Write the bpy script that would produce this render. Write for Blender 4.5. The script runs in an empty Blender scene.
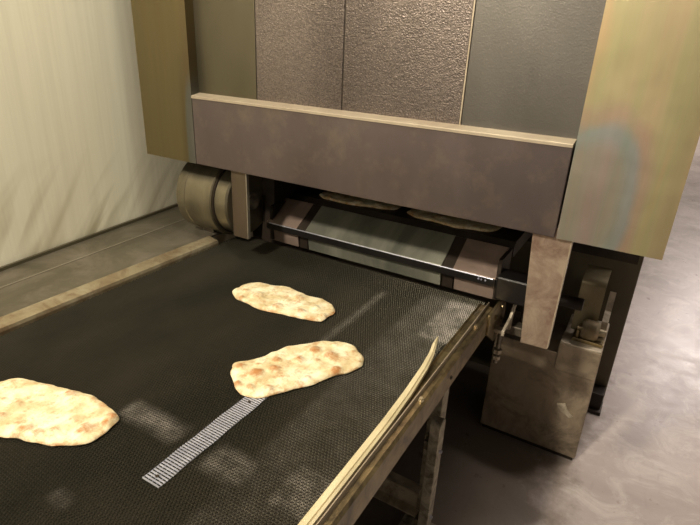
import bpy, bmesh, math, random
import numpy as np
from mathutils import Vector, Matrix, noise
C = bpy.context.scene.collection
random.seed(7)

# ------------------------------------------------------------------ helpers
def tag(o, label=None, cat=None, group=None, kind=None):
    if label: o['label'] = label
    if cat: o['category'] = cat
    if group: o['group'] = group
    if kind: o['kind'] = kind
    return o

def thing(name, label, cat, loc=(0, 0, 0), group=None):
    o = bpy.data.objects.new(name, None); C.objects.link(o)
    o.location = loc; o.empty_display_size = 0.05
    return tag(o, label, cat, group)

def obj(name, bm, mat, parent=None, smooth=False, origin=None):
    """link a bmesh written in world coordinates as ONE object"""
    if parent is not None:
        off = Vector((0, 0, 0)); p = parent
        while p is not None:
            off += p.location; p = p.parent
    else:
        off = Vector((0, 0, 0))
    base = Vector(origin) if origin is not None else off.copy()
    bmesh.ops.recalc_face_normals(bm, faces=bm.faces)
    bmesh.ops.translate(bm, verts=bm.verts, vec=-base)
    me = bpy.data.meshes.new(name); bm.to_mesh(me); bm.free()
    me.materials.append(mat)
    for f in me.polygons: f.use_smooth = smooth
    o = bpy.data.objects.new(name, me); C.objects.link(o)
    o.location = base - off
    if parent is not None: o.parent = parent
    return o

def auto(o, ang=35):
    me = o.data
    for f in me.polygons: f.use_smooth = True
    me.set_sharp_from_angle(angle=math.radians(ang))
    return o

def B(): return bmesh.new()

def box(bm, x0, x1, y0, y1, z0, z1, bev=0.0):
    vs = [bm.verts.new((x, y, z)) for x in (x0, x1) for y in (y0, y1) for z in (z0, z1)]
    F = [(0, 1, 3, 2), (4, 6, 7, 5), (0, 4, 5, 1), (2, 3, 7, 6), (0, 2, 6, 4), (1, 5, 7, 3)]
    fs = [bm.faces.new([vs[i] for i in f]) for f in F]
    if bev > 0:
        es = list({e for f in fs for e in f.edges})
        bmesh.ops.bevel(bm, geom=es, offset=bev, segments=2, profile=0.5, affect='EDGES')
    return bm

def prism(bm, pts, axis, a0, a1, bev=0.0):
    """extrude a 2D outline; axis 'x': pts are (y,z); 'y': (x,z); 'z': (x,y)"""
    def mk(p, a):
        return {'x': (a, p[0], p[1]), 'y': (p[0], a, p[1]), 'z': (p[0], p[1], a)}[axis]
    lo = [bm.verts.new(mk(p, a0)) for p in pts]; hi = [bm.verts.new(mk(p, a1)) for p in pts]
    n = len(pts); fs = [bm.faces.new(lo), bm.faces.new(hi)]
    for i in range(n): fs.append(bm.faces.new((lo[i], lo[(i+1) % n], hi[(i+1) % n], hi[i])))
    if bev > 0:
        es = list({e for f in fs for e in f.edges})
        bmesh.ops.bevel(bm, geom=es, offset=bev, segments=2, profile=0.5, affect='EDGES')
    return bm

def lathe(bm, prof, c, axis='x', n=40):
    """prof: list of (t along axis, radius) revolved about the axis through c"""
    rings = []
    for t, r in prof:
        ring = []
        for k in range(n):
            a = 2*math.pi*k/n; u, v = r*math.cos(a), r*math.sin(a)
            p = {'x': (c[0]+t, c[1]+u, c[2]+v), 'y': (c[0]+u, c[1]+t, c[2]+v), 'z': (c[0]+u, c[1]+v, c[2]+t)}[axis]
            ring.append(bm.verts.new(p))
        rings.append(ring)
    for a, b in zip(rings, rings[1:]):
        for k in range(n): bm.faces.new((a[k], a[(k+1) % n], b[(k+1) % n], b[k]))
    bm.faces.new(rings[0]); bm.faces.new(rings[-1])
    return bm

def bolt(bm, c, axis='x', r=0.007, h=0.006, sgn=1):
    lathe(bm, [(0, r*1.35), (h*.3*sgn, r*1.35)], c, axis, 14)
    lathe(bm, [(h*.3*sgn, r), (h*sgn, r)], c, axis, 6)
    return bm

# ------------------------------------------------------------------ materials
def newmat(name):
    m = bpy.data.materials.new(name); m.use_nodes = True
    nt = m.node_tree; bs = nt.nodes['Principled BSDF']
    return m, nt, bs

def N(nt, t, **kw):
    n = nt.nodes.new(t)
    for k, v in kw.items(): setattr(n, k, v)
    return n

def coords(nt, scale=(1, 1, 1), rot=(0, 0, 0), loc=(0, 0, 0)):
    tc = N(nt, 'ShaderNodeTexCoord'); mp = N(nt, 'ShaderNodeMapping')
    mp.inputs['Scale'].default_value = scale; mp.inputs['Rotation'].default_value = rot; mp.inputs['Location'].default_value = loc
    nt.links.new(tc.outputs['Object'], mp.inputs['Vector'])
    return mp.outputs['Vector']

def ntex(nt, vec, scale, detail=4, rough=.55, dist=0.0):
    n = N(nt, 'ShaderNodeTexNoise')
    n.inputs['Scale'].default_value = scale; n.inputs['Detail'].default_value = detail
    n.inputs['Roughness'].default_value = rough; n.inputs['Distortion'].default_value = dist
    nt.links.new(vec, n.inputs['Vector']); return n.outputs['Fac']

def ramp(nt, fac, stops, interp='LINEAR'):
    r = N(nt, 'ShaderNodeValToRGB'); cr = r.color_ramp; cr.interpolation = interp
    while len(cr.elements) < len(stops): cr.elements.new(.5)
    for e, (p, c) in zip(cr.elements, stops):
        e.position = p; e.color = (*c, 1) if len(c) == 3 else c
    nt.links.new(fac, r.inputs['Fac']); return r.outputs['Color']

def mix(nt, fac, a, b, blend='MIX'):
    m = N(nt, 'ShaderNodeMix', data_type='RGBA', blend_type=blend)
    for s, v in ((0, fac), (6, a), (7, b)):
        if hasattr(v, 'is_output'): nt.links.new(v, m.inputs[s])
        elif s == 0: m.inputs[0].default_value = v
        else: m.inputs[s].default_value = (*v, 1)
    return m.outputs[2]

def mth(nt, op, a, b=None, clamp=False):
    m = N(nt, 'ShaderNodeMath', operation=op); m.use_clamp = clamp
    for i, v in enumerate((a, b)):
        if v is None: continue
        if hasattr(v, 'is_output'): nt.links.new(v, m.inputs[i])
        else: m.inputs[i].default_value = v
    return m.outputs[0]

def bump(nt, bs, h, strength=.2, dist=.002):
    b = N(nt, 'ShaderNodeBump'); b.inputs['Strength'].default_value = strength; b.inputs['Distance'].default_value = dist
    nt.links.new(h, b.inputs['Height']); nt.links.new(b.outputs['Normal'], bs.inputs['Normal'])

def metal(name, c1, c2, scale=6, rough=.4, rvar=.15, metallic=.85, stretch=(1, 1, 1), bs_=.15, bd=.001, bscale=None, dirt=None, dirtamt=.5, dscale=9):
    m, nt, bs = newmat(name)
    v = coords(nt, stretch)
    f = ntex(nt, v, scale, 6, .6, .6)
    col = ramp(nt, f, [(.3, c1), (.7, c2)])
    if dirt is not None:
        f2 = ntex(nt, coords(nt, loc=(3.1, 1.7, .4)), dscale, 8, .7, .8)
        k = ramp(nt, f2, [(.5-.18*dirtamt, (0, 0, 0)), (.68, (1, 1, 1))])
        col = mix(nt, k, col, dirt)
    nt.links.new(col, bs.inputs['Base Color'])
    bs.inputs['Metallic'].default_value = metallic
    r = mth(nt, 'ADD', mth(nt, 'MULTIPLY', ntex(nt, v, scale*2.3, 5), rvar*2), rough-rvar)
    nt.links.new(r, bs.inputs['Roughness'])
    bump(nt, bs, ntex(nt, v, bscale or scale*8, 6, .65), bs_, bd)
    return m

M = {}
M['brushed'] = metal('brushed_steel', (.40, .36, .30), (.52, .47, .40), 5, .42, .1, .9, (1, 1, .15))
M['shelf'] = metal('stained_sheet_steel', (.13, .115, .08), (.22, .195, .145), 5, .42, .1, .75, (1.4, .25, 1), dirt=(.30, .26, .21), dirtamt=.3, dscale=5)
M['railpale'] = metal('worn_brass_toned_rail', (.30, .24, .14), (.46, .40, .28), 9, .38, .1, .6, (1, .5, 1), dirt=(.20, .13, .07), dirtamt=.35, dscale=14)
M['railgold'] = metal('greasy_golden_steel', (.20, .15, .075), (.40, .31, .16), 9, .35, .12, .8, (1, .3, 1), dirt=(.06, .045, .03), dirtamt=.7, dscale=18)
M['grimy'] = metal('grimy_steel', (.16, .135, .10), (.33, .29, .23), 9, .45, .12, .7, dirt=(.05, .04, .03), dirtamt=.6, dscale=16, bs_=.3)
M['post'] = metal('dusty_galvanised_steel', (.42, .38, .29), (.60, .55, .44), 12, .5, .1, .55, (1, 1, .4), dirt=(.11, .09, .065), dirtamt=.5, dscale=22, bs_=.3)
M['dark'] = metal('blackened_steel', (.018, .013, .010), (.05, .037, .026), 8, .5, .1, .5)
M['black'] = metal('black_gloss_steel', (.006, .005, .005), (.012, .010, .009), 8, .35, .05, .1)
M['olivedark'] = metal('dark_olive_panel', (.08, .068, .042), (.13, .11, .07), 3, .5, .1, .5)
M['box'] = metal('flour_dusted_box_steel', (.24, .185, .125), (.40, .32, .23), 5, .55, .1, .3, dirt=(.10, .078, .055), dirtamt=.35, dscale=6, bs_=.3)
M['boxpale'] = metal('flour_dusted_steel_top', (.46, .39, .29), (.66, .58, .46), 8, .6, .1, .3, dirt=(.2, .16, .11), dirtamt=.4, dscale=12, bs_=.3)
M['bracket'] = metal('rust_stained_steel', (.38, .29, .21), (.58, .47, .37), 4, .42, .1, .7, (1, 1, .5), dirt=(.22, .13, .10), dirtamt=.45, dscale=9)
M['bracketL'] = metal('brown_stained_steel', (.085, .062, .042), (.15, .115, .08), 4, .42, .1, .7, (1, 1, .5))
M['guard'] = metal('olive_gold_sheet', (.19, .155, .085), (.30, .25, .15), 5, .45, .1, .4)
M['drum'] = metal('drum_steel', (.15, .13, .085), (.30, .265, .185), 5, .33, .1, .85, (2, 1, 1))
M['bar'] = metal('polished_transfer_steel', (.10, .105, .085), (.34, .335, .27), 7, .36, .1, .5, (1, .4, .4))
M['barend'] = metal('browned_transfer_steel', (.18, .13, .105), (.32, .24, .20), 9, .38, .1, .35)
M['bright'] = metal('bright_link_steel', (.50, .51, .62), (.70, .71, .82), 40, .30, .05, .85)
M['edge'] = metal('polished_folded_edge', (.32, .26, .19), (.44, .37, .28), 8, .5, .06, .5)

def mat_lower():
    m, nt, bs = newmat('tinted_stainless_panel')
    v = coords(nt, (1, 1, .5))
    col = ramp(nt, ntex(nt, v, 2.2, 5, .55, .5), [(.3, (.120, .094, .092)), (.7, (.195, .158, .154))])
    k = ramp(nt, ntex(nt, coords(nt, (1, 1, 1), loc=(2, 0, 5)), 14, 6, .7), [(.5, (0, 0, 0)), (.8, (.5, .5, .5))])
    col = mix(nt, k, col, (.30, .23, .17))
    nt.links.new(col, bs.inputs['Base Color']); bs.inputs['Metallic'].default_value = .85
    r = mth(nt, 'ADD', mth(nt, 'MULTIPLY', ntex(nt, v, 12, 6), .2), .3)
    nt.links.new(r, bs.inputs['Roughness'])
    bump(nt, bs, ntex(nt, coords(nt), 180, 3), .12, .0006)
    return m
M['lower'] = mat_lower()

def mat_upper(name, c1, c2, hammered):
    m, nt, bs = newmat(name)
    v = coords(nt, (1, 1, .35))
    col = ramp(nt, ntex(nt, v, 3, 5, .55, .5), [(.3, c1), (.7, c2)])
    if hammered > .3:
        sp = ramp(nt, ntex(nt, coords(nt), 260, 3, .6), [(.40, (.72, .72, .72)), (.62, (1.35, 1.33, 1.28))])
        col = mix(nt, .8, col, sp, 'MULTIPLY')
    nt.links.new(col, bs.inputs['Base Color']); bs.inputs['Metallic'].default_value = .85
    r = mth(nt, 'ADD', mth(nt, 'MULTIPLY', ntex(nt, v, 10, 5), .16), .32)
    nt.links.new(r, bs.inputs['Roughness'])
    vo = N(nt, 'ShaderNodeTexVoronoi', feature='SMOOTH_F1'); vo.inputs['Scale'].default_value = 420
    nt.links.new(coords(nt, (1, 1, .75)), vo.inputs['Vector'])
    h = mth(nt, 'ADD', mth(nt, 'MULTIPLY', vo.outputs['Distance'], 1.0), mth(nt, 'MULTIPLY', ntex(nt, coords(nt), 90, 4), 1.0))
    bump(nt, bs, h, hammered, .0016)
    return m
M['upL'] = mat_upper('olive_tinted_panel', (.10, .088, .055), (.15, .13, .088), .04)
M['upM'] = mat_upper('hammered_panel', (.115, .094, .085), (.185, .153, .138), .60)
M['upR'] = mat_upper('grey_tinted_panel', (.10, .092, .082), (.16, .148, .132), .12)

def mat_tint(name, cx, cz, sx, sz, stops, base):
    """stainless sheet with bands of heat tint round a point of the sheet"""
    m, nt, bs = newmat(name)
    tc = N(nt, 'ShaderNodeTexCoord'); sp = N(nt, 'ShaderNodeSeparateXYZ'); nt.links.new(tc.outputs['Object'], sp.inputs[0])
    dx = mth(nt, 'DIVIDE', mth(nt, 'SUBTRACT', sp.outputs['X'], cx), sx)
    dz = mth(nt, 'DIVIDE', mth(nt, 'SUBTRACT', sp.outputs['Z'], cz), sz)
    d = mth(nt, 'SQRT', mth(nt, 'ADD', mth(nt, 'MULTIPLY', dx, dx), mth(nt, 'MULTIPLY', dz, dz)))
    nz = ntex(nt, coords(nt, (1, 1, .5)), 7, 4, .5, .3)
    d = mth(nt, 'ADD', d, mth(nt, 'MULTIPLY', mth(nt, 'SUBTRACT', nz, .5), .5))
    col = ramp(nt, mth(nt, 'MULTIPLY', d, .5, True), stops, 'EASE')
    st = ramp(nt, ntex(nt, coords(nt, (14, 1, .6)), 4, 4), [(.3, (.95, .95, .95)), (.7, (1.03, 1.03, 1.03))])
    col = mix(nt, 1.0, col, st, 'MULTIPLY')
    hue = ramp(nt, ntex(nt, coords(nt, (9, 1, .8), loc=(.3, 0, .2)), 1.6, 3, .5, .4), [(.30, (1.12, .96, .98)), (.45, (1, 1, 1)), (.58, (.92, 1.02, .95)), (.70, (1.10, .97, .92))])
    col = mix(nt, 1.0 if base else .25, col, hue, 'MULTIPLY')
    nt.links.new(col, bs.inputs['Base Color']); bs.inputs['Metallic'].default_value = .8
    r = mth(nt, 'ADD', mth(nt, 'MULTIPLY', ntex(nt, coords(nt), 25, 5), .15), .34)
    nt.links.new(r, bs.inputs['Roughness'])
    bump(nt, bs, ntex(nt, coords(nt), 120, 4), .08, .0006)
    return m
M['tintR'] = mat_tint('heat_tinted_stainless', -.105, 1.24, .12, .20,
    [(0, (.33, .27, .23)), (.26, (.35, .30, .26)), (.37, (.31, .315, .30)), (.45, (.42, .31, .225)), (.55, (.43, .35, .21)), (.75, (.37, .305, .175)), (1, (.34, .275, .165))], True)
M['tintL'] = mat_tint('brown_heat_tinted_stainless', -1.262, 1.20, .03, .22,
    [(0, (.14, .135, .12)), (.35, (.12, .12, .10)), (.55, (.13, .10, .05)), (1, (.155, .122, .058))], None)

def mat_wall():
    m, nt, bs = newmat('cream_wall_panel')
    base = ramp(nt, ntex(nt, coords(nt, (1, 1, .5)), 1.4, 4), [(.3, (.80, .755, .60)), (.7, (.88, .84, .70))])
    s = ramp(nt, ntex(nt, coords(nt, (1, 22, .5), rot=(math.radians(-7), 0, 0)), 2.2, 4, .6), [(.35, (.80, .80, .77)), (.6, (1, 1, 1))])
    col = mix(nt, .35, base, s, 'MULTIPLY')
    # slanting darker streaks low on the wall, fading out upwards
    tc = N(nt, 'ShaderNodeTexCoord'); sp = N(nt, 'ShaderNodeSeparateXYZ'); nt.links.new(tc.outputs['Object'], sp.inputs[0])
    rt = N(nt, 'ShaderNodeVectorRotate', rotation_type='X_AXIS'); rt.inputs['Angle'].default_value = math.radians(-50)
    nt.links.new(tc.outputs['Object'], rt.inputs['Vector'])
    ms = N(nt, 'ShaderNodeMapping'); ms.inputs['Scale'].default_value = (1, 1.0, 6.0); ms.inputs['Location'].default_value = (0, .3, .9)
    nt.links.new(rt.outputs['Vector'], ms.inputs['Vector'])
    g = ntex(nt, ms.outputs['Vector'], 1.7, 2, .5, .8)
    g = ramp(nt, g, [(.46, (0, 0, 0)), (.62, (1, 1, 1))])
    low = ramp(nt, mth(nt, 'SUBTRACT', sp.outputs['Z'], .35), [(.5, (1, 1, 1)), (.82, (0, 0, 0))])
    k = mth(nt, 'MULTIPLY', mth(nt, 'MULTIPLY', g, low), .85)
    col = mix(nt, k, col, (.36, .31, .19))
    nt.links.new(col, bs.inputs['Base Color']); bs.inputs['Roughness'].default_value = .45
    bump(nt, bs, ntex(nt, coords(nt, (1, 6, .6)), 8, 4), .15, .003)
    return m
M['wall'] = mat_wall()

def mat_floor():
    m, nt, bs = newmat('sealed_concrete_floor')
    v = coords(nt)
    col = ramp(nt, ntex(nt, v, 1.3, 8, .62, .6), [(.3, (.27, .225, .20)), (.7, (.45, .385, .35))])
    k = ramp(nt, ntex(nt, coords(nt, (1, 1, 1), loc=(4, 2, 0)), 5, 10, .75, 1.2), [(.48, (0, 0, 0)), (.75, (1, 1, 1))])
    col = mix(nt, mth(nt, 'MULTIPLY', k, .7), col, (.62, .555, .50))
    k2 = ramp(nt, ntex(nt, coords(nt, (1, .35, 1), rot=(0, 0, .7)), 9, 6, .7, 1.5), [(.56, (0, 0, 0)), (.70, (1, 1, 1))])
    col = mix(nt, mth(nt, 'MULTIPLY', k2, .45), col, (.24, .20, .18))
    # machine's shade painted into the floor colour, mixed with trodden-in grease and dirt
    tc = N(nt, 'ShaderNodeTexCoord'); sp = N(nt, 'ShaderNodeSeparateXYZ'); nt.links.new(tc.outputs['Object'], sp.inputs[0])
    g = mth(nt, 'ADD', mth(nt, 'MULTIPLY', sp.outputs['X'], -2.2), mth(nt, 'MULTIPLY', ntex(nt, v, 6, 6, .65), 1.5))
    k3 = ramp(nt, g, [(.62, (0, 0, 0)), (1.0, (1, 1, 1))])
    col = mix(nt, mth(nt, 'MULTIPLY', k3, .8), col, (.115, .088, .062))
    nt.links.new(col, bs.inputs['Base Color'])
    r = mth(nt, 'ADD', mth(nt, 'MULTIPLY', ntex(nt, v, 9, 8, .7), .42), .12)
    nt.links.new(r, bs.inputs['Roughness'])
    bump(nt, bs, ntex(nt, v, 16, 8, .7), .30, .004)
    return m
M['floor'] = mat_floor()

def mat_belt():
    m, nt, bs = newmat('dark_woven_wire')
    col = ramp(nt, ntex(nt, coords(nt, (1, .45, 1)), 5, 5, .6), [(.3, (.042, .039, .027)), (.7, (.078, .070, .050))])
    # lighter patches: the right margin near the oven, and short stretches of cross wires
    tc = N(nt, 'ShaderNodeTexCoord'); sp = N(nt, 'ShaderNodeSeparateXYZ'); nt.links.new(tc.outputs['Object'], sp.inputs[0])
    def patch(x0, x1, y0, y1, s):
        fx = mth(nt, 'MULTIPLY', mth(nt, 'MULTIPLY', mth(nt, 'SUBTRACT', sp.outputs['X'], x0), 60, True), mth(nt, 'MULTIPLY', mth(nt, 'SUBTRACT', x1, sp.outputs['X']), 60, True))
        fy = mth(nt, 'MULTIPLY', mth(nt, 'MULTIPLY', mth(nt, 'SUBTRACT', sp.outputs['Y'], y0), 40, True), mth(nt, 'MULTIPLY', mth(nt, 'SUBTRACT', y1, sp.outputs['Y']), 40, True))
        return mth(nt, 'MULTIPLY', mth(nt, 'MULTIPLY', fx, fy), s)
    acc = None
    nz = ramp(nt, ntex(nt, coords(nt, (1, 1, 1)), 22, 4, .7), [(.35, (.25, .25, .25)), (.65, (1, 1, 1))])
    for p in [(-.80, -.63, .49, .56, .45), (-.57, -.46, .475, .56, .45), (-.42, -.33, .48, .60, .5), (-.43, -.32, 1.10, 1.37, .5), (-.62, -.585, .70, 1.30, .22), (-.50, -.32, .2, 1.37, .12), (-.72, -.66, .30, .34, .35)]:
        q = patch(*p); acc = q if acc is None else mth(nt, 'MAXIMUM', acc, q)
    acc = mth(nt, 'MULTIPLY', acc, nz)
    col = mix(nt, acc, col, (.60, .55, .50))
    nt.links.new(col, bs.inputs['Base Color'])
    bs.inputs['Metallic'].default_value = .7; bs.inputs['Roughness'].default_value = .42
    return m
M['belt'] = mat_belt()

def mat_strip():
    m, nt, bs = newmat('cream_plastic')
    col = ramp(nt, ntex(nt, coords(nt, (1, .3, 1)), 30, 5), [(.3, (.42, .35, .21)), (.7, (.56, .48, .31))])
    nt.links.new(col, bs.inputs['Base Color']); bs.inputs['Roughness'].default_value = .45
    return m
M['strip'] = mat_strip()

def mat_bread():
    m, nt, bs = newmat('baked_flatbread')
    at = N(nt, 'ShaderNodeAttribute', attribute_name='toast')
    v = coords(nt)
    col = ramp(nt, ntex(nt, v, 28, 5, .6), [(.36, (.47, .36, .19)), (.5, (.60, .51, .32)), (.64, (.70, .64, .47))])
    t = mth(nt, 'ADD', at.outputs['Fac'], mth(nt, 'MULTIPLY', mth(nt, 'SUBTRACT', ntex(nt, v, 70, 6, .75), .5), 2.2))
    k = ramp(nt, t, [(.06, (0, 0, 0)), (.30, (.42, .42, .42)), (.75, (1, 1, 1))])
    col = mix(nt, k, col, (.36, .155, .045))
    k3 = ramp(nt, ntex(nt, coords(nt, loc=(5, 5, 5)), 95, 4, .7), [(.62, (0, 0, 0)), (.74, (.6, .6, .6))])
    col = mix(nt, k3, col, (.44, .25, .09))
    nt.links.new(col, bs.inputs['Base Color']); bs.inputs['Roughness'].default_value = .75
    bs.inputs['Subsurface Weight'].default_value = .08; bs.inputs['Subsurface Radius'].default_value = (.01, .006, .003)
    bump(nt, bs, ntex(nt, v, 130, 6, .75), .7, .002)
    return m
M['bread'] = mat_bread()

# ------------------------------------------------------------------ setting
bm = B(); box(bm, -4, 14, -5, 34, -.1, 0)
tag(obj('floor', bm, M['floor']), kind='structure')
# cream wall runs along the left side of the conveyor, not quite parallel to it
bm = B()
def wx(y): return -1.597 - .105*(y-.72)
prism(bm, [(wx(-5), -5), (wx(14), 14), (wx(14)-.12, 14), (wx(-5)-.12, -5)], 'z', 0, 3.6)
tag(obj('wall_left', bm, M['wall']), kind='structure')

# ------------------------------------------------------------------ oven
oven = thing('tunnel_oven', 'large tinted stainless steel tunnel oven with a hanging front hood over the wire belt', 'oven', (-.71, 2.4, 0))
HX0, HX1, HY, HZ, TOP = -1.485, .063, 1.2, 1.151, 3.0
SL, SR, LZ = -1.258, -.15, 1.357
# left and right face strips, each a bent sheet returning backwards
bm = B(); prism(bm, [(HX0, HY), (SL, HY), (SL, HY+.06), (SL-.004, HY+.06), (SL-.004, HY+.004), (HX0+.004, HY+.004), (HX0+.004, 2.38), (HX0, 2.38)], 'z', HZ, TOP)
tag(obj('side_strip', bm, M['tintL'], oven, origin=(0, 0, 0)), 'brown heat-tinted left face strip')
bm = B(); prism(bm, [(HX1, HY), (SR+.0015, HY), (SR+.0015, HY+.06), (SR+.0055, HY+.06), (SR+.0055, HY+.004), (HX1-.004, HY+.004), (HX1-.004, 2.38), (HX1, 2.38)], 'z', HZ, TOP)
tag(obj('side_strip', bm, M['tintR'], oven, origin=(0, 0, 0)), 'golden rainbow heat-tinted right face strip')
# lower panel, a folded tray whose top makes the ledge
bm = B(); box(bm, SL+.001, SR-.0025, HY, HY+.055, HZ, LZ-.004, .002)
lp = obj('lower_panel', bm, M['lower'], oven)
bm = B(); prism(bm, [(HY-.003, LZ-.004), (HY-.003, LZ+.002), (HY, LZ+.004), (HY+.032, LZ+.010), (HY+.032, LZ-.004)], 'x', SL+.002, SR-.003)
tag(obj('ledge', bm, M['edge'], oven), 'pale polished ledge along the top of the lower panel')
# upper recessed panels
UY = 1.232
for x0, x1, mk in [(SL, -1.030, 'upL'), (-1.027, -.744, 'upM'), (-.741, -.4175, 'upM'), (-.4125, SR+.02, 'upR')]:
    bm = B(); box(bm, x0, x1, UY, UY+.01, LZ, TOP, .0015)
    obj('upper_panel', bm, M[mk], oven, origin=(0, 0, 0))
bm = B(); box(bm, -.4167, -.4133, UY-.002, UY+.004, LZ+.006, TOP)
tag(obj('seam_strip', bm, M['edge'], oven), 'thin pale seam between two upper panels')
for x in (-1.0305, -.7445): obj('seam_backing', box(B(), x, x+.0045, UY+.002, UY+.004, LZ+.006, TOP), M['dark'], oven)
bm = B(); box(bm, HX0+.005, HX1-.005, HY+.005, 2.38, TOP-.01, TOP); obj('hood_roof', bm, M['brushed'], oven)
bm = B(); box(bm, HX0+.005, HX1-.005, UY+.02, 2.38, HZ+.02, HZ+.026); obj('hood_underside', bm, M['dark'], oven)
bm = B(); box(bm, -1.45, .060, 2.38, 5.5, 0, TOP, .004); obj('oven_body', bm, M['olivedark'], oven)
bm = B(); box(bm, -.08, .062, 2.28, 2.38, 0, .02, .003); box(bm, .0, .055, 2.30, 2.38, 0, .10, .003)
obj('corner_foot', bm, M['dark'], oven)
# brackets hanging under the hood beside the belt end
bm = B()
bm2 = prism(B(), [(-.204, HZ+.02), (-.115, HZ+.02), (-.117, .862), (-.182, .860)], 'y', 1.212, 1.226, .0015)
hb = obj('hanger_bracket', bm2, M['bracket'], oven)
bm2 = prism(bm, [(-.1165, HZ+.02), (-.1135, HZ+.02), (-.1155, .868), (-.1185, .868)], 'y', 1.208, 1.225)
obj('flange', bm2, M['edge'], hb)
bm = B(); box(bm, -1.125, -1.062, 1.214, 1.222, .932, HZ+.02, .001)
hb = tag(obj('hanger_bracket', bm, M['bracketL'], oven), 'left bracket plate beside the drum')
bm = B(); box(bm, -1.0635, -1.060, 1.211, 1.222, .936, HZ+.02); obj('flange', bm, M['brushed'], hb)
# side cheeks of the oven mouth
bm = B(); box(bm, -1.235, -1.13, 1.435, 2.38, .62, HZ+.02, .003); obj('cheek_plate', bm, M['dark'], oven)
bm = B(); box(bm, -1.45, .04, 2.2, 2.37, .78, HZ+.02); obj('throat_panel', bm, M['dark'], oven)
# oven band carrying the next breads out
bm = B(); prism(bm, [(1.53, .985), (1.545, .999), (2.36, .999), (2.36, .95), (1.545, .95), (1.53, .965)], 'x', -1.12, -.30)
obj('oven_band', bm, M['dark'], oven)
# faceted transfer bar between oven band and belt
tb = thing('transfer_plate', 'long faceted steel transfer plate between oven mouth and far end of the wire belt', 'transfer plate', (-.71, 1.45, .85))
def facet(x0, x1, name, mk, dy=0, lab=None):
    bm = B(); prism(bm, [(1.40+dy, .928-dy*.3), (1.502, .993-dy*.3), (1.52, .985), (1.41+dy, .914)], 'x', x0, x1, .0008)
    o = obj(name, bm, M[mk], tb)
    bm = B(); prism(bm, [(1.412+dy, .908), (1.418+dy, .912), (1.428, .856), (1.420, .854)], 'x', x0+.004, x1-.004)
    p = obj('lower_facet', bm, M[mk], o)
    if lab: tag(o, lab)
    return o
facet(-1.138, -1.008, 'end_plate', 'barend', 0, 'browned left end plate')
facet(-.972, -.475, 'centre_plate', 'bar', 0, 'long grey-green middle plate')
facet(-.438, -.310, 'end_plate', 'barend', 0, 'mottled right end plate')
facet(-1.010, -.970, 'joint_gap', 'dark', .006)
facet(-.477, -.436, 'joint_gap', 'dark', .006)
bm = B(); box(bm, -1.138, -.310, 1.399, 1.411, .903, .923, .0005)
lip = tag(obj('front_lip', bm, M['black'], tb), 'black front lip under the bright edge')
bm = B(); lathe(bm, [(0, .0022), (.81, .0022)], (-1.126, 1.3995, .9255), 'x', 8)
tag(obj('edge_wire', bm, M['bright'], tb), 'bright polished front edge')
bm = B()
for x in (-.358, -.350, -.338): bolt(bm, (x, 1.399, .9165), 'y', .0022, .002, -1)
obj('lip_screws', bm, M['bright'], tb)
bm = B(); box(bm, -.305, -.208, 1.385, 1.46, .872, .945, .006)
tag(obj('end_block', bm, M['black'], tb), 'dark bearing block at the right end')
for x in (-1.13, -.312): obj('end_web', box(B(), x, x+.011, 1.41, 1.52, .86, .985), M['dark'], tb)

# ------------------------------------------------------------------ conveyor
cv = thing('wire_mesh_conveyor', 'wire-mesh conveyor with dark woven belt and steel frame carrying flatbreads out of the oven', 'conveyor', (-.79, .5, 0))
Y0, Y1, BX0, BX1, BZ = -.55, 1.425, -1.262, -.328, .85

def weave(x0, x1, y0, y1, z, pitch, xp, r):
    """woven wire: cross rods plus flat spirals zigzagging between neighbouring rods, one mesh"""
    V = []; F = []
    def ring(p, d, rr):
        d = d/np.linalg.norm(d); u = np.cross(d, (0, 0, 1.)); u /= np.linalg.norm(u); w = np.cross(u, d)
        b = len(V)
        for a in (90, 210, 330):
            V.append(p+rr*(math.cos(math.radians(a))*u+math.sin(math.radians(a))*w))
        return b
    rows = int((y1-y0)/pitch); n = int((x1-x0)/xp)
    xs = x0 + np.arange(2*n+1)*xp/2
    ca = [math.radians(a) for a in (90, 210, 330)]
    allV = []; allF = []; base = 0
    for j in range(rows):
        ya = y0+j*pitch
        # rod: three-sided tube
        rv = [(x, ya+r*.9*math.cos(a), z-r*.6+r*.9*math.sin(a)) for x in (x0, x1) for a in ca]
        allV += rv; allF += [(base+k, base+(k+1) % 3, base+3+(k+1) % 3, base+3+k) for k in range(3)]; base += 6
        # spiral
        odd = j % 2
        yy = np.where((np.arange(len(xs))+odd) % 2 == 0, ya-pitch*.12, ya+pitch*1.12)
        zz = z + np.where((np.arange(len(xs))) % 2 == 0, r*.5, -r*.2)
        for x, y, q in zip(xs, yy, zz):
            allV += [(x, y, q+r), (x-r*.85, y, q-r*.4), (x+r*.85, y, q-r*.4)]
        m = len(xs)
        for i in range(m-1):
            a = base+3*i; b_ = a+3
            allF += [(a, a+1, b_+1, b_), (a+1, a+2, b_+2, b_+1), (a+2, a, b_, b_+2)]
        base += 3*m
    return allV, allF

def rawmesh(name, V, F, mat, parent, smooth=False):
    me = bpy.data.meshes.new(name); me.from_pydata([tuple(v) for v in V], [], F); me.materials.append(mat)
    off = Vector((0, 0, 0)); p = parent
    while p is not None: off += p.location; p = p.parent
    o = bpy.data.objects.new(name, me); C.objects.link(o); o.parent = parent; o.location = -off
    return o
PITCH = .0062
Vb, Fb = weave(BX0, BX1, Y0, Y1-.02, BZ-.002, PITCH, .0066, .00105)
belt = tag(rawmesh('mesh_belt', Vb, Fb, M['belt'], cv), 'dark woven wire belt')
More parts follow.
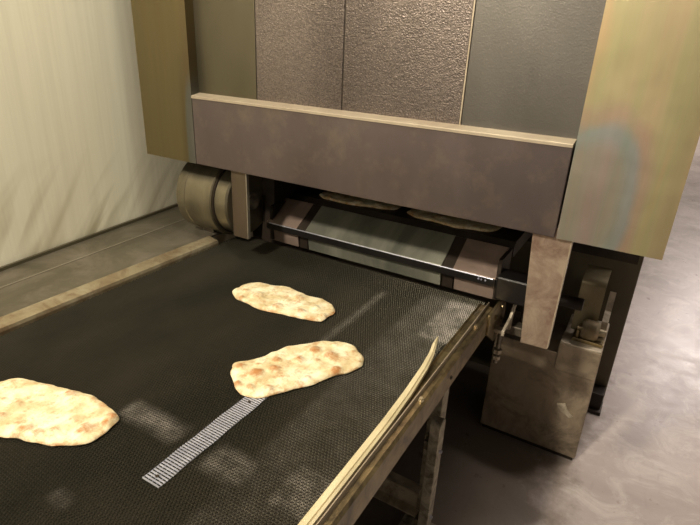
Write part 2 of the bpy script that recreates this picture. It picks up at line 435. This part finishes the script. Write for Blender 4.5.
# bright repair strip: polished cross bars laid over the weave
bm = B(); y = .418
rowy = Y0
while y < .92:
    s = .0012*math.sin(y*60)
    prism(bm, [(y-.0018, BZ-.0006), (y-.0008, BZ+.0010), (y+.0008, BZ+.0010), (y+.0018, BZ-.0006)], 'x', -.617+s, -.577+s)
    y += .0060
for x in (-.617, -.607, -.597, -.587, -.578):
    prism(bm, [(x-.0006, BZ-.0008), (x, BZ+.0002), (x+.0006, BZ-.0008)], 'y', .416, .92)
tag(obj('repair_strip', bm, M['bright'], belt), 'narrow silver strip of bright links running along the belt')
for y in (.432, .668): obj('link_rivet', lathe(B(), [(0, .0035), (.0015, .003)], (-.598, y, BZ+.0006), 'z', 10), M['dark'], belt)
# dark bed under the weave, then the nose roller, return run
bm = B(); box(bm, BX0+.004, BX1-.004, Y0, Y1-.03, .832, .8445); obj('belt_bed', bm, M['dark'], cv)
bm = B(); lathe(bm, [(0, .045), (BX1-BX0-.02, .045)], (BX0+.01, Y1-.02, .80), 'x', 24); obj('nose_roller', bm, M['dark'], cv, True)
bm = B(); box(bm, BX0, BX1, Y0, Y1-.02, .748, .756); obj('return_run', bm, M['dark'], cv)
# side rails
bm = B(); prism(bm, [(-1.302, .872), (-1.296, .874), (-1.258, .866), (-1.255, .858), (-1.255, .80), (-1.302, .80)], 'y', Y0, 1.275)
sr = tag(obj('side_rail', bm, M['railpale'], cv), 'pale worn left rail')
bm = B(); prism(bm, [(-.333, .862), (-.331, .863), (-.328, .858), (-.296, .858), (-.290, .853), (-.290, .797), (-.296, .797), (-.300, .848), (-.336, .848)], 'y', Y0, 1.36)
sr = tag(obj('side_rail', bm, M['railgold'], cv), 'golden brown greasy right rail')
bm = B(); prism(bm, [(-.3105, .858), (-.3105, .869), (-.308, .870), (-.3065, .858)], 'y', Y0, 1.365)
tag(obj('rail_lip', bm, M['edge'], sr), 'bright thin inner lip')
bm = B()
bm.free()
for y in (.05, .40, .86, 1.22): obj('rail_bolt', bolt(B(), (-.300, y, .858), 'z', .0045, .008), M['railpale'], sr)
for y in (.30, 1.02): obj('rail_bolt', bolt(B(), (-.290, y, .825), 'x', .004, .004), M['grimy'], sr)
# curved nose plate at the right rail's far end
pts = [(1.30, .862), (1.40, .862), (1.44, .852), (1.475, .828), (1.485, .80), (1.478, .76), (1.44, .735), (1.39, .735), (1.35, .765), (1.30, .80)]
bm = B(); prism(bm, pts, 'x', -.292, -.284, .001)
for y, z in ((1.41, .845), (1.36, .83), (1.44, .79)): bolt(bm, (-.284, y, z), 'x', .006, .006)
tag(obj('nose_plate', bm, M['railgold'], cv), 'rounded greasy plate at the far end of the right rail')
bm = B(); prism(bm, [(1.37, .79), (1.44, .80), (1.47, .83), (1.49, .825), (1.46, .785), (1.47, .76), (1.45, .755), (1.435, .782), (1.37, .772)], 'x', -.262, -.254, .001)
box(bm, -.284, -.254, 1.375, 1.40, .775, .785)
tag(obj('tension_arm', bm, M['boxpale'], cv), 'small pale forked arm')
# cream wear strip, its end peeled away from the rail
path = [(-.322, Y0), (-.322, .30), (-.323, .60), (-.324, .75), (-.328, .86), (-.332, .95), (-.340, 1.01), (-.347, 1.045), (-.352, 1.078)]
hw = [.0095, .0095, .0095, .0095, .009, .008, .0065, .005, .0015]
bm = B(); rings = []
for i, ((x, y), w) in enumerate(zip(path, hw)):
    zt = .874+(.006 if i > 4 else 0)+(.006 if i > 6 else 0)
    prof = [(-w, zt-.012), (-w, zt-.002), (-w*.6, zt), (w*.25, zt), (w*.4, zt-.003), (w*.55, zt), (w, zt-.002), (w, zt-.012)]
    rings.append([bm.verts.new((x+a, y, z)) for a, z in prof])
for a, b in zip(rings, rings[1:]):
    for k in range(8): bm.faces.new((a[k], a[(k+1) % 8], b[(k+1) % 8], b[k]))
bm.faces.new(rings[0]); bm.faces.new(rings[-1])
tag(obj('wear_strip', bm, M['strip'], cv), 'cream plastic edging strip with its tip curling off the rail')
# sheet shelf between left rail and wall
bm = B()
def wz(y): return wx(y)+.006
prism(bm, [(-1.309, Y0), (-1.309, 1.72), (wz(1.72), 1.72), (wz(Y0), Y0)], 'z', .858, .866)
sh = tag(obj('side_shelf', bm, M['shelf'], cv), 'flat stained sheet between left rail and wall')
bm = B(); prism(bm, [(-1.36, Y0), (-1.352, Y0), (-1.492, 1.20), (-1.50, 1.20)], 'z', .866, .868)
bm.free(); bm = B()
prism(bm, [(-1.405, Y0), (-1.400, Y0), (-1.520, 1.50), (-1.525, 1.50)], 'z', .8655, .8675)
tag(obj('fold_seam', bm, M['brushed'], sh), 'pale fold line')
bm = B(); prism(bm, [(wz(Y0), Y0), (wz(1.72), 1.72), (wz(1.72)+.01, 1.72), (wz(Y0)+.01, Y0)], 'z', .866, .876)
tag(obj('edge_seal', bm, M['olivedark'], sh), 'dark joint where the shelf meets the wall')
# frame: posts, cross channels, stringers
def post(x, y, z1=.80):
    bm = B()
    box(bm, x-.01, x+.032, y-.01, y+.04, .006, z1, .003)
    o = obj('leg', bm, M['post'], cv)
    bm = B(); box(bm, x-.02, x+.075, y-.04, y+.06, 0, .008, .002); lathe(bm, [(0, .008), (.012, .008)], (x+.06, y-.02, .008), 'z', 6)
    obj('foot_plate', bm, M['boxpale'], o)
    return o
post(-.40, 1.26); post(-1.28, 1.32); post(-.395, .12); post(-1.28, .12); post(-.395, -.50); post(-1.28, -.50)
bm = B(); pts = []
for k in range(9):
    a = math.pi*k/8; pts.append((1.172+.022*math.cos(a), .55+.022*math.sin(a)))
pts += [(1.150, .02), (1.194, .02)]
prism(bm, pts, 'x', -.366, -.335, .002)
o = tag(obj('adjuster_bar', bm, M['post'], cv), 'short round-topped bar bolted beside the far right leg')
bm = B()
bm.free()
for z in (.46, .20, .10): obj('adjuster_bolt', bolt(B(), (-.335, 1.172, z), 'x', .005, .007), M['bright'], o)
for z in (.46, .15): obj('spacer_lug', box(B(), -.380, -.366, 1.155, 1.25, z, z+.03, .002), M['grimy'], o)
for y in (1.22, .16):
    bm = B(); prism(bm, [(y, .215), (y+.04, .215), (y+.04, .11), (y, .11), (y, .115), (y+.034, .115), (y+.034, .209), (y, .209)], 'x', -1.27, -.396)
    obj('cross_channel', bm, M['boxpale'], cv)
for x in (-.435, -1.24):
    bm = B(); prism(bm, [(x, .10), (x+.045, .10), (x+.045, .055), (x+.039, .055), (x+.039, .094), (x, .094)], 'y', Y0+.05, 1.36)
    obj('stringer', bm, M['post'], cv)
for y in (1.28, .70, .14):
    bm = B(); box(bm, -1.255, -.34, y, y+.035, .757, .80, .002); obj('cross_bearer', bm, M['grimy'], cv)
# threaded take-up rod with nuts hanging by the rail's far end
bm = B(); lathe(bm, [(0, .006), (.13, .006)], (-.272, 1.41, .655), 'z', 12)
o = tag(obj('takeup_rod', bm, M['grimy'], cv), 'hanging threaded rod with nuts')
for q, z in ((.012, .668), (.014, .69)): obj('nut', lathe(B(), [(0, q), (.013, q)], (-.272, 1.41, z), 'z', 6), M['boxpale'], o)
bm = B(); box(bm, -.32, -.15, 1.46, 1.50, .735, .765, .003); obj('takeup_beam', bm, M['grimy'], cv)

# ------------------------------------------------------------------ drive drum on the left
dr = thing('drive_drum', 'round olive steel drum housing under the left end of the hood, against the wall', 'drum', (-1.44, 1.37, .95))
cy, cz, R = 1.37, 1.004, .136
DX = -1.243
bm = B(); lathe(bm, [(-.165, R*.90), (-.158, R), (-.122, R), (-.120, R*.985), (-.03, R*.985), (-.028, R), (-.004, R), (0, R*.97)], (DX, cy, cz), 'x', 72)
auto(obj('drum_shell', bm, M['drum'], dr))
bm = B(); lathe(bm, [(0, R*.93), (.004, R*.93), (.006, R*.88), (.007, R*.80)], (DX, cy, cz), 'x', 72)
auto(obj('groove_ring', bm, M['dark'], dr))
bm = B(); lathe(bm, [(.006, R*.90), (.052, R*.90), (.058, R*.86), (.06, R*.55)], (DX, cy, cz), 'x', 72)
auto(tag(obj('end_cap', bm, M['drum'], dr), 'narrower greenish end cap'))
bm = B(); lathe(bm, [(.058, .03), (.075, .03)], (DX, cy, cz), 'x', 24)
auto(obj('shaft', bm, M['grimy'], dr))
bm = B(); box(bm, DX-.13, DX-.08, cy-.05, cy+.05, .866, .885, .002)
obj('mounting_foot', bm, M['grimy'], dr)

# ------------------------------------------------------------------ gear box cabinet at right
gb = thing('drive_cabinet', 'flour-dusted steel drive cabinet standing on the floor under the right corner of the hood', 'cabinet', (-.18, 2.0, 0))
bm = B(); prism(bm, [(-.385, .02), (.008, .02), (.002, .47), (-.385, .47)], 'y', 1.905, 2.16, .004)
obj('cabinet_body', bm, M['box'], gb, origin=(0, 0, 0))
bm = B(); prism(bm, [(-.375, .0), (-.0, .0), (-.0, .03), (-.375, .03)], 'y', 1.915, 2.15); obj('plinth', bm, M['dark'], gb)
bm = B(); box(bm, -.145, .003, 1.895, 2.16, .40, .52, .004); obj('top_block', bm, M['box'], gb, origin=(0, 0, 0))
bm = B(); box(bm, -.143, .001, 1.897, 2.158, .519, .526, .002); tag(obj('top_plate', bm, M['boxpale'], gb), 'pale dusty top plate')
bm = B(); prism(bm, [(-.105, .25), (-.075, .262), (-.06, .235), (-.035, .215), (-.05, .205), (-.085, .222), (-.10, .24)], 'y', 1.899, 1.906, .001)
tag(obj('torn_patch', bm, M['boxpale'], gb), 'pale scuffed patch on the cabinet front')
# curved sheet guard over the bearing, standing on the cabinet
gd = thing('bearing_guard', 'tall curved sheet guard over a brass-coloured bearing, standing on the dusty drive cabinet', 'guard', (-.06, 2.02, .526))
pts = []
for k in range(9):
    a = math.radians(180-k*90/8*1.1); pts.append((2.05+.055*math.cos(a), .735+.03*math.sin(a)))
outer = [(1.985, .545)] + pts + [(2.14, .762), (2.14, .756)] + [(y+.004, z-.006) for y, z in reversed(pts)] + [(1.991, .545)]
bm = B(); prism(bm, outer, 'x', -.125, -.040)
auto(obj('guard_sheet', bm, M['guard'], gd))
bm = B(); prism(bm, [(1.992, .60), (2.14, .60), (2.14, .752), (2.05, .755), (2.0, .74)], 'x', -.124, -.121)
obj('guard_side', bm, M['olivedark'], gd)
bm = B(); lathe(bm, [(0, .034), (.01, .038), (.05, .038), (.06, .03)], (-.085, 1.955, .575), 'x', 28); lathe(bm, [(0, .014), (.1, .014)], (-.10, 1.955, .575), 'x', 16)
auto(tag(obj('bearing', bm, M['railpale'], gd), 'brass-coloured round bearing'))
bm = B(); box(bm, -.11, .0, 1.93, 2.06, .526, .54, .002); lathe(bm, [(0, .009), (.03, .009)], (-.095, 1.945, .54), 'z', 6); lathe(bm, [(0, .009), (.045, .009)], (-.07, 1.945, .54), 'z', 6)
obj('bearing_base', bm, M['railgold'], gd)
bm = B(); prism(bm, [(2.0, .54), (2.10, .54), (2.10, .66), (2.07, .70), (2.04, .63), (2.0, .60)], 'x', -.026, -.004, .001)
tag(obj('side_bracket', bm, M['boxpale'], gd), 'pale upright bracket')
# shaft behind the hanger bracket
sf = thing('drive_shaft', 'dark grimy drive shaft coupling behind the right hanging bracket', 'shaft', (-.16, 1.60, .80))
bm = B(); lathe(bm, [(0, .02), (.05, .02), (.05, .05), (.08, .05), (.08, .02), (.17, .02)], (-.255, 1.66, .80), 'x', 28)
auto(obj('coupling', bm, M['dark'], sf))
bm = B(); box(bm, -.255, -.225, 1.60, 1.72, .70, .86, .004); obj('shaft_support', bm, M['dark'], sf)

# ------------------------------------------------------------------ flatbreads
def resample(pts, n):
    P = [Vector((p[0], p[1], 0)) for p in pts]; m = len(P); out = []
    for i in range(m):
        p0, p1, p2, p3 = P[i-1], P[i], P[(i+1) % m], P[(i+2) % m]
        for k in range(8):
            t = k/8
            out.append(.5*((2*p1)+(-p0+p2)*t+(2*p0-5*p1+4*p2-p3)*t*t+(-p0+3*p1-3*p2+p3)*t**3))
    L = [0]
    for a, b in zip(out, out[1:]+out[:1]): L.append(L[-1]+(b-a).length)
    res = []; j = 0
    for k in range(n):
        s = L[-1]*k/n
        while L[j+1] < s: j += 1
        a, b = out[j], out[(j+1) % len(out)]
        res.append(a.lerp(b, (s-L[j])/max(L[j+1]-L[j], 1e-9)))
    return res

def bread(loc, outline, bubbles, label, seed, rz=0, group='flatbreads on the wire belt'):
    n = 150; O = resample(outline, n)
    O = [p*(1+.035*noise.noise(Vector((p.x*38, p.y*38, seed)))) for p in O]
    bm = B(); lay = bm.verts.layers.float.new('toast')
    S = [1-((k/34)**1.5) for k in range(34)]
    def edged(q):
        return min((q-o).length for o in O)
    rings = []
    for s in S:
        ring = []
        for p in O:
            q = p*s; d = 0 if s == 1 else edged(q)
            h = .0022 + .0068*(1-math.exp(-d/.0045))
            h += .0016*noise.noise(Vector((q.x*45, q.y*45, seed)))+.0010*noise.noise(Vector((q.x*120, q.y*120, seed+4)))
            t = max(0, noise.noise(Vector((q.x*35, q.y*35, seed+9)))-.15)*.7
            if d < .006: t += .22*(1-d/.006)
            for bx, by, r, kk in bubbles:
                e = math.hypot(q.x-bx, q.y-by)/(r*(1+.18*noise.noise(Vector((q.x*90, q.y*90, seed+2)))))
                if e < 1.25:
                    w = max(0, 1-(e/1.25)**2)
                    h += .0065*w*min(1, r/.012)
                    t += kk*(max(0, 1-e*e))**.6*.8
            v = bm.verts.new((q.x, q.y, h)); v[lay] = min(1, t); ring.append(v)
        rings.append(ring)
    c = bm.verts.new((0, 0, .009+.0016*noise.noise(Vector((0, 0, seed)))))
    for a, b in zip(rings, rings[1:]):
        for k in range(n): bm.faces.new((a[k], a[(k+1) % n], b[(k+1) % n], b[k]))
    for k in range(n): bm.faces.new((rings[-1][k], rings[-1][(k+1) % n], c))
    low = [bm.verts.new((p.x*.985, p.y*.985, .0002)) for p in O]
    for v in low: v[lay] = .3
    for k in range(n): bm.faces.new((rings[0][(k+1) % n], rings[0][k], low[k], low[(k+1) % n]))
    bm.faces.new(list(reversed(low)))
    bmesh.ops.recalc_face_normals(bm, faces=bm.faces)
    me = bpy.data.meshes.new('flatbread'); bm.to_mesh(me); bm.free(); me.materials.append(M['bread'])
    for f in me.polygons: f.use_smooth = True
    o = bpy.data.objects.new('flatbread', me); C.objects.link(o); o.location = loc; o.rotation_euler.z = rz
    return tag(o, label, 'flatbread', group)
TWO = ([(-0.116, -0.081), (-0.123, -0.065), (-0.108, -0.041), (-0.09, -0.012), (-0.08, 0.028), (-0.065, 0.064), (-0.047, 0.086), (-0.024, 0.113), (-0.004, 0.134), (0.034, 0.153), (0.07, 0.154), (0.103, 0.131), (0.119, 0.106), (0.121, 0.079), (0.11, 0.052), (0.089, 0.025), (0.075, -0.01), (0.059, -0.042), (0.043, -0.062), (0.034, -0.08), (0.017, -0.106), (-0.002, -0.129), (-0.018, -0.137), (-0.042, -0.136), (-0.066, -0.129), (-0.097, -0.1)],
 [(-0.1, -0.072, 0.0126, 0.8), (-0.052, -0.071, 0.0171, 1), (-0.048, -0.006, 0.0111, 0.9), (-0.03, -0.036, 0.0131, 0.9), (-0.072, -0.042, 0.006, 0.8), (-0.006, 0.024, 0.0131, 0.55), (0.002, 0.077, 0.0151, 0.9), (0.047, 0.078, 0.0181, 0.75), (0.029, 0.046, 0.008, 0.6), (0.085, 0.037, 0.0131, 1), (0.113, 0.098, 0.005, 1.1), (-0.063, -0.121, 0.0091, 0.7), (-0.032, -0.117, 0.0091, 0.6), (0.081, 0.125, 0.006, 0.5), (0.049, -0.023, 0.008, 0.3), (0.002, -0.099, 0.0111, 0.5), (0.027, 0.124, 0.007, 0.5)])
ONE = ([(-0.147, -0.043), (-0.158, -0.024), (-0.155, 0.009), (-0.142, 0.04), (-0.106, 0.056), (-0.069, 0.063), (-0.043, 0.077), (-0.002, 0.071), (0.043, 0.065), (0.09, 0.069), (0.131, 0.056), (0.156, 0.033), (0.156, 0.003), (0.155, -0.031), (0.137, -0.044), (0.099, -0.055), (0.057, -0.062), (0.016, -0.071), (-0.029, -0.077), (-0.076, -0.069), (-0.116, -0.066)],
 [(-0.072, -0.025, 0.0206, 0.3), (0.016, -0.047, 0.0151, 0.5), (0.034, 0.029, 0.0165, 0.45), (0.104, 0.005, 0.0123, 0.3), (0.083, -0.033, 0.0123, 0.5), (-0.116, -0.023, 0.0096, 0.45), (0.015, -0.006, 0.011, 0.3), (0.145, -0.015, 0.0082, 0.4), (-0.099, -0.061, 0.0082, 0.5)])
THREE = ([(-0.18, -0.018), (-0.158, 0.005), (-0.152, 0.024), (-0.123, 0.038), (-0.09, 0.048), (-0.05, 0.061), (-0.015, 0.069), (0.017, 0.079), (0.06, 0.08), (0.101, 0.076), (0.134, 0.067), (0.144, 0.049), (0.148, 0.028), (0.149, 0.004), (0.143, -0.015), (0.124, -0.03), (0.099, -0.046), (0.068, -0.058), (0.034, -0.069), (0.004, -0.083), (-0.039, -0.095), (-0.095, -0.094), (-0.145, -0.078), (-0.176, -0.05)],
 [(0.003, 0.054, 0.0123, 0.6), (0.027, -0.054, 0.0154, 0.6), (0.056, -0.045, 0.0113, 0.5), (0.075, -0.025, 0.0093, 0.5), (0.116, 0.005, 0.0165, 0.6), (0.128, 0.056, 0.0113, 0.8), (-0.042, -0.057, 0.0103, 0.6), (-0.128, 0.015, 0.0077, 0.7), (0.048, 0.07, 0.0077, 0.5), (-0.089, -0.027, 0.0062, 0.5), (0.133, 0.04, 0.0077, 0.6), (-0.049, -0.021, 0.0103, 0.2), (0.074, 0.01, 0.0077, 0.35)])
BT = BZ+.0006
bread((-.589, .814, BT), *TWO, 'blistered flatbread with large brown bubbles, lying over the silver strip of the belt', 1)
bread((-.81, 1.061, BT), *ONE, 'plain pale smooth flatbread on the belt, nearest the oven hood', 2)
bread((-.907, .425, BT), *THREE, 'pale flatbread with a pointed end, cut off by the left edge of the photo', 3)
bread((-.885, 1.628, .9995), *ONE, 'flatbread sliver peeping below the hood, nearer the drum', 5, .05, 'flatbreads still under the hood')
bread((-.53, 1.628, .9995), *ONE, 'flatbread sliver peeping below the hood, nearer the right hanging bracket', 6, 3.1, 'flatbreads still under the hood')

# ------------------------------------------------------------------ camera
cam = bpy.data.cameras.new('camera'); cam.lens = 527/700*36; cam.sensor_width = 36; cam.clip_start = .02
co = bpy.data.objects.new('camera', cam); C.objects.link(co)
r = Vector((0.8609, 0.5069, 0.0435)); d = Vector((0.2355, -0.3212, -0.9172)); f = Vector((-0.451, 0.7999, -0.3959))
mw = Matrix((( r.x, -d.x, -f.x, 0), (r.y, -d.y, -f.y, 0), (r.z, -d.z, -f.z, 1.55), (0, 0, 0, 1)))
co.matrix_world = mw
bpy.context.scene.camera = co

# ------------------------------------------------------------------ lights
def area(name, loc, tgt, sx, sy, e, col):
    l = bpy.data.lights.new(name, 'AREA'); l.shape = 'RECTANGLE'; l.size = sx; l.size_y = sy; l.energy = e; l.color = col
    o = bpy.data.objects.new(name, l); C.objects.link(o); o.location = loc
    o.rotation_euler = (Vector(tgt)-Vector(loc)).to_track_quat('-Z', 'Y').to_euler()
    return o
area('ceiling_lamp', (-.60, .70, 3.3), (-.65, .9, 0), .9, .25, 34, (1, .95, .76))
area('ceiling_lamp', (-.93, -.9, 2.95), (-.1, 1.9, .3), .16, .16, 95, (1, .90, .73))
area('ceiling_lamp', (-1.3, -4.2, 3.2), (-.4, .5, .6), 1.0, .5, 150, (1, .88, .72))
area('ceiling_lamp', (.36, 3.4, 4.3), (.55, 3.4, 0), .3, 2.6, 190, (1, .89, .82))
area('ceiling_lamp', (1.7, 12.0, 4.5), (1.6, 12, 0), 2.0, 1.2, 320, (1, .89, .84))
w = bpy.data.worlds.new('world'); bpy.context.scene.world = w; w.use_nodes = True
w.node_tree.nodes['Background'].inputs[0].default_value = (1, .86, .70, 1)
w.node_tree.nodes['Background'].inputs[1].default_value = .15
vs = bpy.context.scene.view_settings
bpy.context.scene.display_settings.display_device = 'sRGB'
vs.view_transform = 'Standard'; vs.look = 'None'; vs.exposure = 0; vs.gamma = 1; vs.use_curve_mapping = False
